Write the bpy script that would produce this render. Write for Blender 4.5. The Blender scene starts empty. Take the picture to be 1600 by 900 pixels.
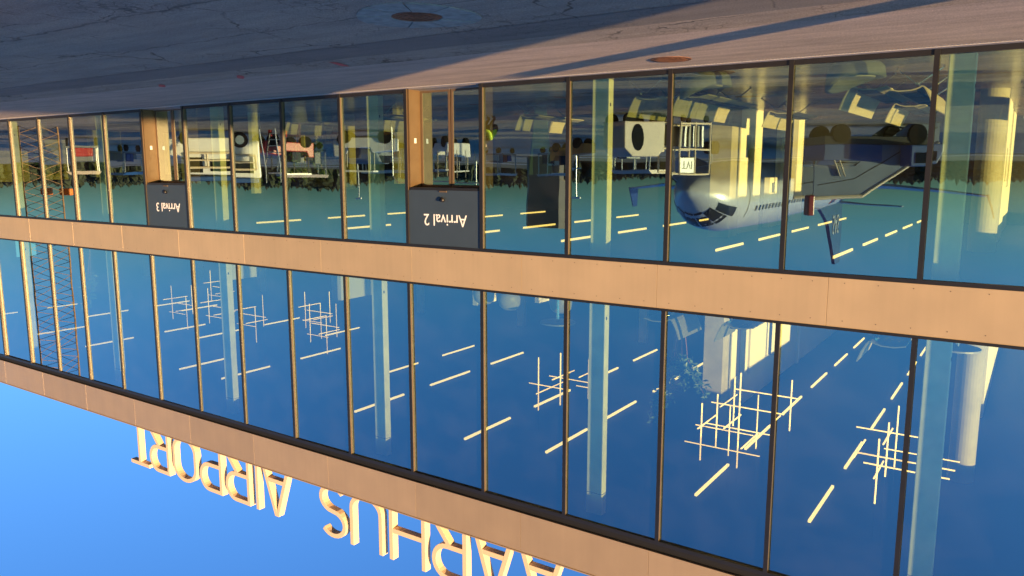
import bpy, bmesh, math, random
from mathutils import Vector, Matrix
R = math.radians
random.seed(7)
S = bpy.context.scene
C = S.collection

# ------------------------------------------------------------------ camera
H = 1.6
PITCH = math.atan(186/1216); AZ = math.atan(1814/1230)
fh = Vector((math.cos(AZ), math.sin(AZ), 0)); up = Vector((0, 0, 1))
right = fh.cross(up)
fwd = fh*math.cos(PITCH) + up*math.sin(PITCH)
upv = right.cross(fwd)
cd = bpy.data.cameras.new('camera'); cam = bpy.data.objects.new('camera', cd); C.objects.link(cam)
# the photograph was taken with the phone upside down: the camera is rolled by 180 degrees
m3 = Matrix((-right, -upv, -fwd)).transposed()
cam.matrix_world = Matrix.Translation((0, 0, H)) @ m3.to_4x4()
cd.sensor_width = 36; cd.lens = 27.36; cd.clip_start = .05; cd.clip_end = 6000
S.camera = cam

# ------------------------------------------------------------------ light
SUN_EL = R(5.2); SUN_AZ = R(24)          # light travels along (+x, +y)
w = bpy.data.worlds.new('World'); S.world = w; w.use_nodes = True
nt = w.node_tree; bg = nt.nodes['Background']
sky = nt.nodes.new('ShaderNodeTexSky'); sky.sky_type = 'NISHITA'; sky.sun_disc = False
sky.sun_elevation = SUN_EL
sdir = Vector((-math.cos(SUN_AZ), -math.sin(SUN_AZ), 0))
sky.sun_rotation = math.atan2(sdir.x, sdir.y)
sky.air_density = 1.0; sky.dust_density = 1.2; sky.ozone_density = 1.9
wb = nt.nodes.new('ShaderNodeMix'); wb.data_type = 'RGBA'; wb.blend_type = 'MULTIPLY'; wb.inputs[0].default_value = 1
wb.inputs[7].default_value = (.40, .76, 1.36, 1)      # cool white balance of the photograph, over the whole sky
nt.links.new(sky.outputs[0], wb.inputs[6]); nt.links.new(wb.outputs[2], bg.inputs[0]); bg.inputs[1].default_value = .105
sd = bpy.data.lights.new('sun', 'SUN'); sun = bpy.data.objects.new('sun', sd); C.objects.link(sun)
sd.energy = 5.0; sd.angle = R(.53); sd.color = (1, .61, .275)
ld = Vector((math.cos(SUN_AZ)*math.cos(SUN_EL), math.sin(SUN_AZ)*math.cos(SUN_EL), -math.sin(SUN_EL)))
sun.rotation_euler = ld.to_track_quat('-Z', 'Y').to_euler()
S.view_settings.view_transform = 'Standard'; S.view_settings.look = 'None'
S.view_settings.exposure = 1.4; S.view_settings.gamma = 1
S.cycles.max_bounces = 10; S.cycles.transparent_max_bounces = 16; S.cycles.glossy_bounces = 5
S.cycles.caustics_reflective = False; S.cycles.caustics_refractive = False

# ------------------------------------------------------------------ materials
def srgb(r, g, b):
    f = lambda c: (c/255/12.92) if c/255 <= .04045 else ((c/255+.055)/1.055)**2.4
    return (f(r), f(g), f(b))
def mat(name, col, rough=.6, metal=0, var=.12, scale=6, bump=0, bscale=60, spec=.5, emit=None, es=1, coat=0, panel=0):
    m = bpy.data.materials.new(name); m.use_nodes = True
    n = m.node_tree.nodes; l = m.node_tree.links; b = n['Principled BSDF']
    b.inputs['Roughness'].default_value = rough; b.inputs['Metallic'].default_value = metal
    b.inputs['Specular IOR Level'].default_value = spec
    b.inputs['Coat Weight'].default_value = coat
    tc = n.new('ShaderNodeTexCoord')
    if var:
        no = n.new('ShaderNodeTexNoise'); no.inputs['Scale'].default_value = scale; no.inputs['Detail'].default_value = 5
        l.new(tc.outputs['Object'], no.inputs['Vector'])
        mr = n.new('ShaderNodeMapRange'); mr.inputs[1].default_value = .3; mr.inputs[2].default_value = .7
        mr.inputs[3].default_value = 1-var; mr.inputs[4].default_value = 1+var
        l.new(no.outputs[0], mr.inputs[0])
        mx = n.new('ShaderNodeVectorMath'); mx.operation = 'SCALE'; mx.inputs[0].default_value = col
        v = mr.outputs[0]
        if panel:       # each sheet has its own tone, and rain has left faint vertical streaks
            oi = n.new('ShaderNodeObjectInfo'); m4 = n.new('ShaderNodeMapRange'); m4.inputs[3].default_value = 1-panel; m4.inputs[4].default_value = 1+panel
            l.new(oi.outputs['Random'], m4.inputs[0])
            mp = n.new('ShaderNodeMapping'); mp.inputs['Scale'].default_value = (9, 9, .5); l.new(tc.outputs['Object'], mp.inputs['Vector'])
            n3 = n.new('ShaderNodeTexNoise'); n3.inputs['Scale'].default_value = 1.2; l.new(mp.outputs[0], n3.inputs['Vector'])
            m5 = n.new('ShaderNodeMapRange'); m5.inputs[1].default_value = .35; m5.inputs[2].default_value = .7; m5.inputs[3].default_value = 1.01; m5.inputs[4].default_value = .975
            l.new(n3.outputs[0], m5.inputs[0])
            for q in (m4, m5):
                k = n.new('ShaderNodeMath'); k.operation = 'MULTIPLY'; l.new(v, k.inputs[0]); l.new(q.outputs[0], k.inputs[1]); v = k.outputs[0]
        l.new(v, mx.inputs['Scale']); l.new(mx.outputs[0], b.inputs['Base Color'])
        r2 = n.new('ShaderNodeMapRange'); r2.inputs[3].default_value = max(0, rough-.06); r2.inputs[4].default_value = min(1, rough+.06)
        l.new(no.outputs[0], r2.inputs[0]); l.new(r2.outputs[0], b.inputs['Roughness'])
    else:
        b.inputs['Base Color'].default_value = (*col, 1)
    if bump:
        n2 = n.new('ShaderNodeTexNoise'); n2.inputs['Scale'].default_value = bscale; n2.inputs['Detail'].default_value = 4
        l.new(tc.outputs['Object'], n2.inputs['Vector'])
        bp = n.new('ShaderNodeBump'); bp.inputs['Strength'].default_value = bump; bp.inputs['Distance'].default_value = .01
        l.new(n2.outputs[0], bp.inputs['Height']); l.new(bp.outputs[0], b.inputs['Normal'])
    if emit:
        b.inputs['Emission Color'].default_value = (*emit, 1); b.inputs['Emission Strength'].default_value = es
    return m

def glass_coated():
    m = bpy.data.materials.new('coated_glass'); m.use_nodes = True
    n = m.node_tree.nodes; l = m.node_tree.links; n.remove(n['Principled BSDF']); out = n['Material Output']
    tr = n.new('ShaderNodeBsdfTransparent'); gl = n.new('ShaderNodeBsdfGlossy'); gl.inputs['Roughness'].default_value = 0
    lw = n.new('ShaderNodeLayerWeight'); lw.inputs['Blend'].default_value = .5
    pw = n.new('ShaderNodeMath'); pw.operation = 'POWER'; pw.inputs[1].default_value = 2.5
    l.new(lw.outputs['Facing'], pw.inputs[0])
    pt = n.new('ShaderNodeMath'); pt.operation = 'POWER'; pt.inputs[1].default_value = 1.1
    l.new(lw.outputs['Facing'], pt.inputs[0])
    def mixc(c0, c1, sock, pw=pw):
        mc = n.new('ShaderNodeMix'); mc.data_type = 'RGBA'
        mc.inputs[6].default_value = (*c0, 1); mc.inputs[7].default_value = (*c1, 1)
        l.new(pw.outputs[0], mc.inputs[0]); l.new(mc.outputs[2], sock)
    mixc((.24, .395, .44), (.98, .98, .98), gl.inputs[0])      # solar control coating: reflects blue, passes yellow
    mixc((.68, .79, .47), (.02, .02, .02), tr.inputs[0], pt)
    # roller-wave distortion of toughened glass, different in each pane
    tc = n.new('ShaderNodeTexCoord'); oi = n.new('ShaderNodeObjectInfo')
    mp = n.new('ShaderNodeMapping'); mp.inputs['Scale'].default_value = (.55, .55, .8)
    l.new(tc.outputs['Object'], mp.inputs['Vector'])
    cx = n.new('ShaderNodeCombineXYZ'); mu = n.new('ShaderNodeMath'); mu.operation = 'MULTIPLY'; mu.inputs[1].default_value = 50
    l.new(oi.outputs['Random'], mu.inputs[0]); l.new(mu.outputs[0], cx.inputs[1]); l.new(cx.outputs[0], mp.inputs['Location'])
    no = n.new('ShaderNodeTexNoise'); no.inputs['Scale'].default_value = 1.0; no.inputs['Detail'].default_value = 1.5
    l.new(mp.outputs[0], no.inputs['Vector'])
    bp = n.new('ShaderNodeBump'); bp.inputs['Strength'].default_value = 1; bp.inputs['Distance'].default_value = .0026
    l.new(no.outputs[0], bp.inputs['Height']); l.new(bp.outputs[0], gl.inputs['Normal'])
    mix = n.new('ShaderNodeAddShader')
    l.new(tr.outputs[0], mix.inputs[0]); l.new(gl.outputs[0], mix.inputs[1])
    # thin film of dust, heavier in blotches and along the bottom of each pane
    df = n.new('ShaderNodeBsdfDiffuse'); nd = n.new('ShaderNodeTexNoise'); nd.inputs['Scale'].default_value = 2.2; nd.inputs['Detail'].default_value = 7
    l.new(mp.outputs[0], nd.inputs['Vector'])
    md = n.new('ShaderNodeMapRange'); md.inputs[1].default_value = .42; md.inputs[2].default_value = .75; md.inputs[3].default_value = .001; md.inputs[4].default_value = .011
    l.new(nd.outputs[0], md.inputs[0]); l.new(md.outputs[0], df.inputs[0])
    ad = n.new('ShaderNodeAddShader'); l.new(mix.outputs[0], ad.inputs[0]); l.new(df.outputs[0], ad.inputs[1]); l.new(ad.outputs[0], out.inputs[0])
    return m
def glass_back():
    m = bpy.data.materials.new('glass_body'); m.use_nodes = True
    n = m.node_tree.nodes; l = m.node_tree.links; n.remove(n['Principled BSDF']); out = n['Material Output']
    tr = n.new('ShaderNodeBsdfTransparent'); tr.inputs[0].default_value = (.97, .99, .95, 1)
    gl = n.new('ShaderNodeBsdfGlossy'); gl.inputs['Roughness'].default_value = 0
    mix = n.new('ShaderNodeMixShader'); mix.inputs[0].default_value = .05
    l.new(tr.outputs[0], mix.inputs[1]); l.new(gl.outputs[0], mix.inputs[2]); l.new(mix.outputs[0], out.inputs[0])
    return m
def asphalt(name, base, tint, cracks=1, seams=(), blotch=.5, grain=.5):
    m = bpy.data.materials.new(name); m.use_nodes = True
    n = m.node_tree.nodes; l = m.node_tree.links; b = n['Principled BSDF']
    b.inputs['Roughness'].default_value = .82
    tc = n.new('ShaderNodeTexCoord'); P = tc.outputs['Object']
    def noise(sc, det=5, vec=P, rough=.6):
        o = n.new('ShaderNodeTexNoise'); o.inputs['Scale'].default_value = sc; o.inputs['Detail'].default_value = det
        o.inputs['Roughness'].default_value = rough; l.new(vec, o.inputs['Vector']); return o.outputs[0]
    def mr(v, a, c, d, e, clamp=True):
        o = n.new('ShaderNodeMapRange'); o.clamp = clamp
        for i, x in zip((1, 2, 3, 4), (a, c, d, e)): o.inputs[i].default_value = x
        l.new(v, o.inputs[0]); return o.outputs[0]
    def mul(a, c):
        o = n.new('ShaderNodeMath'); o.operation = 'MULTIPLY'; l.new(a, o.inputs[0])
        if isinstance(c, float): o.inputs[1].default_value = c
        else: l.new(c, o.inputs[1])
        return o.outputs[0]
    mp = n.new('ShaderNodeMapping'); mp.inputs['Scale'].default_value = (.35, 1, 1); l.new(P, mp.inputs['Vector'])
    big = noise(.9, 6, mp.outputs[0]); mq = n.new('ShaderNodeMapping'); mq.inputs['Scale'].default_value = (.16, 1, 1); l.new(P, mq.inputs['Vector']); mid = noise(4, 6, mq.outputs[0]); fine = noise(55, 4, P, .85); stone = noise(45, 2, P, .5)
    col = n.new('ShaderNodeMix'); col.data_type = 'RGBA'
    col.inputs[6].default_value = (*base, 1); col.inputs[7].default_value = (*tint, 1)
    l.new(mr(big, .35, .65, 0, 1), col.inputs[0])
    v = mul(mr(mid, .3, .7, 1-blotch*.4, 1+blotch*.4), mr(fine, .3, .7, 1-grain, 1+grain))
    v = mul(v, mr(stone, .66, .76, 1, 2.0))
    # cracks: distorted cell edges, only where a broad noise allows them
    ds = n.new('ShaderNodeVectorMath'); ds.operation = 'MULTIPLY_ADD'
    nv = n.new('ShaderNodeTexNoise'); nv.inputs['Scale'].default_value = 3; nv.inputs['Detail'].default_value = 4; l.new(P, nv.inputs['Vector'])
    l.new(nv.outputs['Color'], ds.inputs[0]); ds.inputs[1].default_value = (.28, .28, .28); l.new(P, ds.inputs[2])
    for sc, thr, lo, hi in ((.8, .010, .50, .56), (5.5, .045, .52, .60)):
        vo = n.new('ShaderNodeTexVoronoi'); vo.feature = 'DISTANCE_TO_EDGE'; vo.inputs['Scale'].default_value = sc
        l.new(ds.outputs[0], vo.inputs['Vector'])
        line = mr(vo.outputs[0], thr*.4, thr*1.3, 1, 0)
        msk = mr(noise(.42 if sc < 2 else .6, 3), lo, hi, 0, 1)
        v = mul(v, mr(mul(line, msk), 0, 1, 1, 1-(.6 if sc < 2 else .38)*cracks))
    # long joints between paving lanes, parallel to the facade
    sx = n.new('ShaderNodeSeparateXYZ'); l.new(ds.outputs[0], sx.inputs[0])
    for y0, wd, k in seams:
        a = n.new('ShaderNodeMath'); a.operation = 'SUBTRACT'; l.new(sx.outputs[1], a.inputs[0]); a.inputs[1].default_value = y0 + .14
        c = n.new('ShaderNodeMath'); c.operation = 'ABSOLUTE'; l.new(a.outputs[0], c.inputs[0])
        v = mul(v, mr(c.outputs[0], wd*.4, wd, k, 1))
    sc_ = n.new('ShaderNodeVectorMath'); sc_.operation = 'SCALE'; l.new(col.outputs[2], sc_.inputs[0]); l.new(v, sc_.inputs['Scale'])
    l.new(sc_.outputs[0], b.inputs['Base Color'])
    bp = n.new('ShaderNodeBump'); bp.inputs['Strength'].default_value = .8; bp.inputs['Distance'].default_value = .008
    l.new(v, bp.inputs['Height']); l.new(bp.outputs[0], b.inputs['Normal'])
    return m

M = dict(
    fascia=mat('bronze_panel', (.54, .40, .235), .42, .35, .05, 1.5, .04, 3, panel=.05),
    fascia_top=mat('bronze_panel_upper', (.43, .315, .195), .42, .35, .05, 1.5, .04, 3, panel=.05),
    frame=mat('dark_frame', (.014, .013, .013), .42, .0, .06, 5),
    bronze=mat('bronze_profile', (.15, .105, .065), .4, .3, .06, 5),
    black=mat('black_gap', (.006, .006, .007), .7, 0, 0),
    drip=mat('galvanised_strip', (.55, .52, .50), .45, .3, .12, 20, .2, 90),
    drain=mat('drain_grating', (.30, .29, .28), .5, .4, .3, 30, .5, 60),
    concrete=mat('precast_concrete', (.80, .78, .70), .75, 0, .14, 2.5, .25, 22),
    cfloor=mat('polished_floor', (.22, .13, .05), .25, 0, .25, 3),
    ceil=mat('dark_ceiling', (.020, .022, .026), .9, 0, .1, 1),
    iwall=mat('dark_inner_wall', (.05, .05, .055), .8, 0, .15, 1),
    white=mat('white_plaster', (.62, .60, .54), .7, 0, .04, 2),
    letter=mat('sign_letter_paint', (.72, .54, .35), .45, 0, .02, 3),
    slate=mat('slate_sign_panel', (.035, .055, .08), .5, 0, .05, 2),
    text=mat('white_vinyl', (.86, .86, .86), .5, 0, 0),
    lamp=mat('glowing_diffuser', (.9, .85, .7), .5, 0, 0, emit=(1, .60, .21), es=.75),
    rod=mat('glowing_rod', (.9, .8, .6), .5, 0, 0, emit=(1, .50, .15), es=.68),
    ply=mat('pale_plywood', (.32, .30, .22), .5, 0, .08, 8),
    cushion=mat('black_cushion', (.012, .012, .014), .85, 0, .1, 20),
    chrome=mat('chrome_tube', (.7, .7, .7), .18, 1, 0),
    felt=mat('grey_felt', (.12, .13, .12), .9, 0, .1, 12),
    leaf=mat('indoor_leaf', (.05, .10, .035), .45, 0, .35, 14),
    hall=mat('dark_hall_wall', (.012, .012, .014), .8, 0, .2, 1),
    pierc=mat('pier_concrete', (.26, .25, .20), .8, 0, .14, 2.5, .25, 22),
    vpale=mat('pale_vehicle_paint', (.52, .43, .36), .5, 0, .08, 2),
    stair=mat('stair_side', (.14, .18, .24), .6, 0, .12, 1.5),
    jamb=mat('jamb_metal', (.14, .092, .045), .4, .3, .06, 5),
    ochre=mat('sunlit_ochre', (.34, .30, .14), .7, 0, .15, 2),  # yellow of the low sun put into the wall colour
    soil=mat('pot', (.10, .10, .10), .7, 0, .1, 10),
    wood=mat('conifer_foliage', (.030, .040, .022), .95, 0, .5, .25),
    grass=mat('dry_grass', (.13, .095, .045), .95, 0, .3, .05),
    acwhite=mat('aircraft_white', (.46, .46, .47), .25, 0, .03, .5, coat=.4),
    acblue=mat('aircraft_blue', (.02, .045, .16), .25, 0, .04, 1, coat=.4),
    acred=mat('aircraft_red', (.32, .025, .025), .4, 0, .05, 1),
    dkglass=mat('dark_window', (.01, .011, .014), .08, 0, 0),
    tyre=mat('rubber', (.012, .012, .012), .95, 0, .15, 20, spec=.1),
    metal=mat('bare_metal', (.48, .48, .48), .38, .9, .08, 8),
    vblue=mat('vehicle_blue', (.015, .07, .22), .6, 0, .08, 2),
    vgrey=mat('vehicle_grey', (.16, .18, .20), .5, 0, .1, 2),
    vwhite=mat('vehicle_white', (.74, .72, .68), .35, 0, .05, 2),
    cream=mat('cream_cladding', (.70, .56, .38), .6, 0, .05, 1),
    tdark=mat('dark_cladding', (.022, .03, .038), .5, 0, .15, .6),
    mast=mat('rusty_lattice', (.26, .15, .08), .7, 0, .3, 6),
    hivis=mat('hi_vis_yellow', (.62, .80, .05), .7, 0, .1, 20),
    navy=mat('navy_cloth', (.02, .025, .05), .9, 0, .2, 20),
    skin=mat('skin', (.50, .32, .23), .6, 0, .05, 20),
    orange=mat('signal_orange', (.75, .20, .03), .6, 0, .05, 8),
    redlamp=mat('red_lens', (.6, .02, .02), .3, 0, 0),
    iron=mat('rusty_iron', (.16, .07, .04), .7, .3, .4, 25, .5, 80),
    cpatch=mat('cracked_concrete', (.285, .295, .26), .9, 0, .25, 8, .4, 50),
    redpaint=mat('worn_red_paint', (.55, .11, .10), .9, 0, .45, 22),
    teal=mat('teal_metal', (.02, .05, .055), .35, .4, .1, 5),
)
GL = glass_coated(); GB = glass_back()
M['asphalt'] = asphalt('apron_asphalt', (.31, .275, .23), (.40, .325, .25), 1.3,
                       ((4.85, .03, .45), (6.25, .02, .5), (8.35, .03, .5)))
M['asphalt2'] = asphalt('forecourt_asphalt', (.44, .365, .30), (.50, .41, .335), .0, (), .55, .45)
M['asphalt3'] = asphalt('patched_asphalt', (.19, .18, .165), (.23, .205, .18), .8, (), .4, .45)

# ------------------------------------------------------------------ helpers
class B:
    """collects shapes into one mesh"""
    def __init__(s): s.bm = bmesh.new(); s.mi = 0
    def _set(s, fs):
        for f in fs: f.material_index = s.mi
    def box(s, x0, y0, z0, x1, y1, z1, mtx=None):
        vs = [Vector(p) for p in ((x0,y0,z0),(x1,y0,z0),(x1,y1,z0),(x0,y1,z0),(x0,y0,z1),(x1,y0,z1),(x1,y1,z1),(x0,y1,z1))]
        if mtx: vs = [mtx @ v for v in vs]
        v = [s.bm.verts.new(p) for p in vs]
        s._set([s.bm.faces.new([v[i] for i in q]) for q in ((3,2,1,0),(4,5,6,7),(0,1,5,4),(1,2,6,5),(2,3,7,6),(3,0,4,7))]); return s
    def prism(s, pts, a, b, axis='y', mtx=None):
        """polygon pts (2D) extruded from a to b along axis"""
        def P(p, t):
            v = {'x': (t, p[0], p[1]), 'y': (p[0], t, p[1]), 'z': (p[0], p[1], t)}[axis]
            v = Vector(v); return mtx @ v if mtx else v
        A = [s.bm.verts.new(P(p, a)) for p in pts]; Bv = [s.bm.verts.new(P(p, b)) for p in pts]
        fs = [s.bm.faces.new(A), s.bm.faces.new(Bv[::-1])]
        k = len(pts)
        for i in range(k): fs.append(s.bm.faces.new([A[(i+1) % k], A[i], Bv[i], Bv[(i+1) % k]]))
        s._set(fs); return s
    def tube(s, p0, p1, r, r1=None, n=8, caps=True):
        p0 = Vector(p0); p1 = Vector(p1); r1 = r if r1 is None else r1
        d = (p1-p0).normalized(); a = d.orthogonal().normalized(); b = d.cross(a)
        c0 = [s.bm.verts.new(p0+(a*math.cos(t)+b*math.sin(t))*r) for t in [2*math.pi*i/n for i in range(n)]]
        c1 = [s.bm.verts.new(p1+(a*math.cos(t)+b*math.sin(t))*r1) for t in [2*math.pi*i/n for i in range(n)]]
        fs = [s.bm.faces.new([c0[i], c0[(i+1) % n], c1[(i+1) % n], c1[i]]) for i in range(n)]
        if caps: fs += [s.bm.faces.new(c0[::-1]), s.bm.faces.new(c1)]
        s._set(fs); return s
    def path(s, pts, r, n=6):
        for a, b in zip(pts, pts[1:]): s.tube(a, b, r, n=n)
        return s
    def rings(s, rings, cap=True):
        vs = [[s.bm.verts.new(p) for p in rg] for rg in rings]; fs = []
        n = len(rings[0])
        for a, b in zip(vs, vs[1:]):
            for i in range(n): fs.append(s.bm.faces.new([a[i], a[(i+1) % n], b[(i+1) % n], b[i]]))
        if cap: fs += [s.bm.faces.new(vs[0][::-1]), s.bm.faces.new(vs[-1])]
        s._set(fs); return s
    def disc(s, x, y, z0, z1, r, n=32):
        return s.prism([(x+r*math.cos(2*math.pi*i/n), y+r*math.sin(2*math.pi*i/n)) for i in range(n)], z0, z1, 'z')
    def strip(s, prof, a, b, t, axis='y'):
        """open 2D profile given thickness t, extruded"""
        o = []
        for i, p in enumerate(prof):
            q = prof[max(0, i-1)]; r = prof[min(len(prof)-1, i+1)]
            d = Vector((r[0]-q[0], r[1]-q[1])).normalized(); o.append((p[0]-d.y*t, p[1]+d.x*t))
        for i in range(len(prof)-1):
            s.prism([prof[i], prof[i+1], o[i+1], o[i]], a, b, axis)
        return s
    def build(s, name, m, parent=None, smooth=False, bevel=0, loc=None):
        bmesh.ops.recalc_face_normals(s.bm, faces=s.bm.faces)
        me = bpy.data.meshes.new(name); s.bm.to_mesh(me); s.bm.free()
        for mm in (m if isinstance(m, (list, tuple)) else [m]): me.materials.append(mm)
        o = bpy.data.objects.new(name, me); C.objects.link(o)
        if parent: o.parent = parent
        if loc: o.location = loc
        if smooth:
            for p in me.polygons: p.use_smooth = True
        if bevel:
            bv = o.modifiers.new('bevel', 'BEVEL'); bv.width = bevel; bv.segments = 2; bv.limit_method = 'ANGLE'
        return o
def tag(o, label=None, cat=None, group=None, kind=None):
    if label: o['label'] = label
    if cat: o['category'] = cat
    if group: o['group'] = group
    if kind: o['kind'] = kind
    return o
def thing(name, label, cat, loc=(0, 0, 0), rz=0, group=None):
    o = bpy.data.objects.new(name, None); C.objects.link(o); o.location = loc; o.rotation_euler = (0, 0, rz)
    return tag(o, label, cat, group)
def kids(o): return [c for c in bpy.data.objects if c.parent == o]
def copy_tree(o, parent=None):
    c = o.copy(); C.objects.link(c); c.parent = parent
    for ch in kids(o): copy_tree(ch, c)
    return c
def place(o, loc, rz=0, label=None):
    o.location = loc; o.rotation_euler = (0, 0, rz)
    if label: o['label'] = label
    return o
def share(name, me, m, parent, loc):
    o = bpy.data.objects.new(name, me); C.objects.link(o); o.parent = parent; o.location = loc; return o
def text_mesh(name, txt, size, depth, m, parent, loc, rot, align='CENTER', sx=1, offset=0):
    cu = bpy.data.curves.new(name, 'FONT'); cu.body = txt; cu.size = size; cu.extrude = depth; cu.align_x = align
    cu.offset = offset; cu.resolution_u = 3
    t = bpy.data.objects.new(name, cu); C.objects.link(t)
    dg = bpy.context.evaluated_depsgraph_get()
    me = bpy.data.meshes.new_from_object(t.evaluated_get(dg)); bpy.data.objects.remove(t)
    me.materials.clear(); me.materials.append(m)
    o = bpy.data.objects.new(name, me); C.objects.link(o); o.parent = parent
    o.location = loc; o.rotation_euler = rot; o.scale = (sx, 1, 1); return o

# ------------------------------------------------------------------ setting: ground
D = 12.144
def sheet(name, x0, y0, x1, y1, z, m, kind='structure'):
    b = B(); v = [b.bm.verts.new(p) for p in ((x0,y0,z),(x1,y0,z),(x1,y1,z),(x0,y1,z))]; b.bm.faces.new(v)
    return tag(b.build(name, m), kind=kind)
sheet('ground', -1500, -1500, 1500, 1500, -.012, M['grass'])
sheet('apron', -70, -92, 260, 9.12, -.004, M['asphalt'])
sheet('forecourt_asphalt', -70, 9.12, 120, 11.93, -.004, M['asphalt2'])
sheet('patched_lane', -70, 7.55, 120, 8.36, 0.0, M['asphalt3'])
sheet('lit_taxiway', -400, -125, 700, -110, -.008, M['asphalt2'])

# far wood beyond the apron, one ragged mass of conifers
fo = B(); rnd = random.Random(3)
for k in range(9000):
    a = R(rnd.uniform(-118, 42)); d = rnd.uniform(300, 350)
    x = math.cos(a)*d; y = math.sin(a)*d
    if y > 20 and x < 120: continue
    hgt = rnd.uniform(5.6, 7.6)*(1+.10*math.sin(a*17)+.07*math.sin(a*41))
    if rnd.random() < .09: hgt *= 1.2
    r = rnd.uniform(1.3, 2.6)
    n = 5
    rg = []
    for z, q in ((0, .9), (hgt*.35, 1), (hgt*.38, .6), (hgt*.62, .85), (hgt*.68, .6), (hgt*.86, .45), (hgt, .08)):
        ph = rnd.uniform(0, 6)
        rg.append([Vector((x+r*q*rnd.uniform(.75, 1.25)*math.cos(ph+2*math.pi*i/n), y+r*q*rnd.uniform(.75, 1.25)*math.sin(ph+2*math.pi*i/n), z+rnd.uniform(-.2, .2))) for i in range(n)])
    fo.rings(rg, cap=False)
tag(fo.build('far_wood', M['wood']), kind='stuff')

# ------------------------------------------------------------------ terminal building
T = thing('terminal_building', 'long two storey glass airport terminal with bronze bands and dark mullions', 'building', (0, 0, 0))
XL, XR, YB = -1.5, 62.0, 48.0
P = 1.895; X0 = 1.33
ks = range(-4, 33)
mx = [X0+P*k for k in ks if XL+.1 < X0+P*k < XR]
doors = (4, 9)                    # module index k (left mullion) holding a door
# slabs, roof, inner walls
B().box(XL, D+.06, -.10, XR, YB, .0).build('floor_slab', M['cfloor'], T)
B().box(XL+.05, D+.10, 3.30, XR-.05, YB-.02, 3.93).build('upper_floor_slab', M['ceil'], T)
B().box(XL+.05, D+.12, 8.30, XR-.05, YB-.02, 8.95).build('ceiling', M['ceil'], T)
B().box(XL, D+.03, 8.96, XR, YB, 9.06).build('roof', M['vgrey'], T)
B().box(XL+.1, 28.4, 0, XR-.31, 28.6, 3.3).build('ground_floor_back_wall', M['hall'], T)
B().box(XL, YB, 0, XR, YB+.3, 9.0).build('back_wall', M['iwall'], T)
B().box(XL, D-.02, 0, X0-P-.05, D+.05, 8.3).build('corner_sun_block', M['fascia'], T)  # unseen opaque module, added to keep sun off the first column's front
# right end wall with openings through which the bright sky shows
ew = B(); ops = [(13.2, 15.6), (16.4, 18.0), (22.5, 24.6), (26.5, 28.0)]
ew.box(XR-.3, D+.1, 0, XR, YB, 5.6); ew.box(XR-.3, D+.1, 8.0, XR, YB, 8.95)
yy = D+.1
for a, b_ in ops: ew.box(XR-.3, yy, 5.6, XR, a, 8.0); yy = b_
ew.box(XR-.3, yy, 5.6, XR, YB, 8.0)
ew.build('end_wall', M['iwall'], T)
# left gable: glass end wall with the same bands
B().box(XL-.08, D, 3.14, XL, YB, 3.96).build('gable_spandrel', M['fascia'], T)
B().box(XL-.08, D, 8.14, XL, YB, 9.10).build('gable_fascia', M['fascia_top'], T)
for i in range(9):
    y = D+4*i
    B().box(XL-.06, y-.03, 0, XL+.04, y+.03, 3.14).build('gable_mullion', M['frame'], T)
    B().box(XL-.06, y-.03, 3.96, XL+.04, y+.03, 8.14).build('gable_mullion', M['frame'], T)
    for z0, z1 in ((.05, 3.13), (3.97, 8.13)):
        if y+4 < YB+.2: B().box(XL-.012, y+.035, z0, XL, y+3.965, z1).build('gable_glass_pane', GB, T)
# spandrel and fascia panels with open joints
def panels(name, z0, z1, m, y0, joints):
    js = [XL] + joints + [XR]
    for a, b_ in zip(js, js[1:]):
        me = B().box(a+.0025, y0-.03, z0, b_-.0025, y0+.03, z1)
        me.build(name, m, T, bevel=.0015)
        if a < 24 and z0 < 5:                # rows of small rivets
            rv = B(); n = 6
            for i in range(n):
                x = a + (b_-a)*(i+.5)/n
                for z in (z0+.07, z1-.10): rv.tube((x, y0-.0335, z), (x, y0-.028, z), .008, n=6)
            rv.build('rivets', M['bronze'], T)['kind'] = 'stuff'
jt = [-.2-2.73*i for i in range(2, 0, -1)] + [-.2+2.73*i for i in range(0, 23)]
jt = [j for j in jt if XL+.5 < j < XR-.5]
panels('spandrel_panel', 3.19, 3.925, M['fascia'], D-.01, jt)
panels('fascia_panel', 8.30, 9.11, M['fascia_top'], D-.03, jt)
B().box(XL, D+.025, 3.15, XR, D+.06, 3.96).build('spandrel_backing', M['black'], T)
B().box(XL, D+.02, 8.10, XR, D+.10, 9.0).build('fascia_backing', M['black'], T)
B().box(XL, D-.075, 9.11, XR, D+.15, 9.135).build('roof_capping', M['fascia_top'], T)
B().box(XL, D-.055, 3.925, XR, D+.0, 3.965).build('sill_rail', M['frame'], T)
B().box(XL, D-.045, 3.13, XR, D+.02, 3.185).build('head_rail', M['frame'], T)
B().box(XL, D-.045, 8.09, XR, D+.015, 8.16).build('head_rail', M['frame'], T)
B().box(XL, D+.0, 8.16, XR, D+.018, 8.30).build('shadow_gap', M['black'], T)
# base rail, interrupted at the doors, and the metal strip with slots in front of it
segs = [XL] + [v for k in doors for v in (X0+P*k+.0, X0+P*(k+1))] + [XR]
for a, b_ in zip(segs[::2], segs[1::2]): B().box(a, D-.045, .0, b_, D+.03, .085).build('base_rail', M['frame'], T)
tag(B().box(XL-1, 11.955, -.05, XR, D-.045, .012).build('threshold_strip', M['drip']), kind='structure')
dr = B()
x = 0
while x < 34:
    dr.box(x, 11.932, -.02, x+.025, 11.955, .004); x += .05
tag(dr.build('slot_drain', M['drain']), kind='structure')
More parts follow.
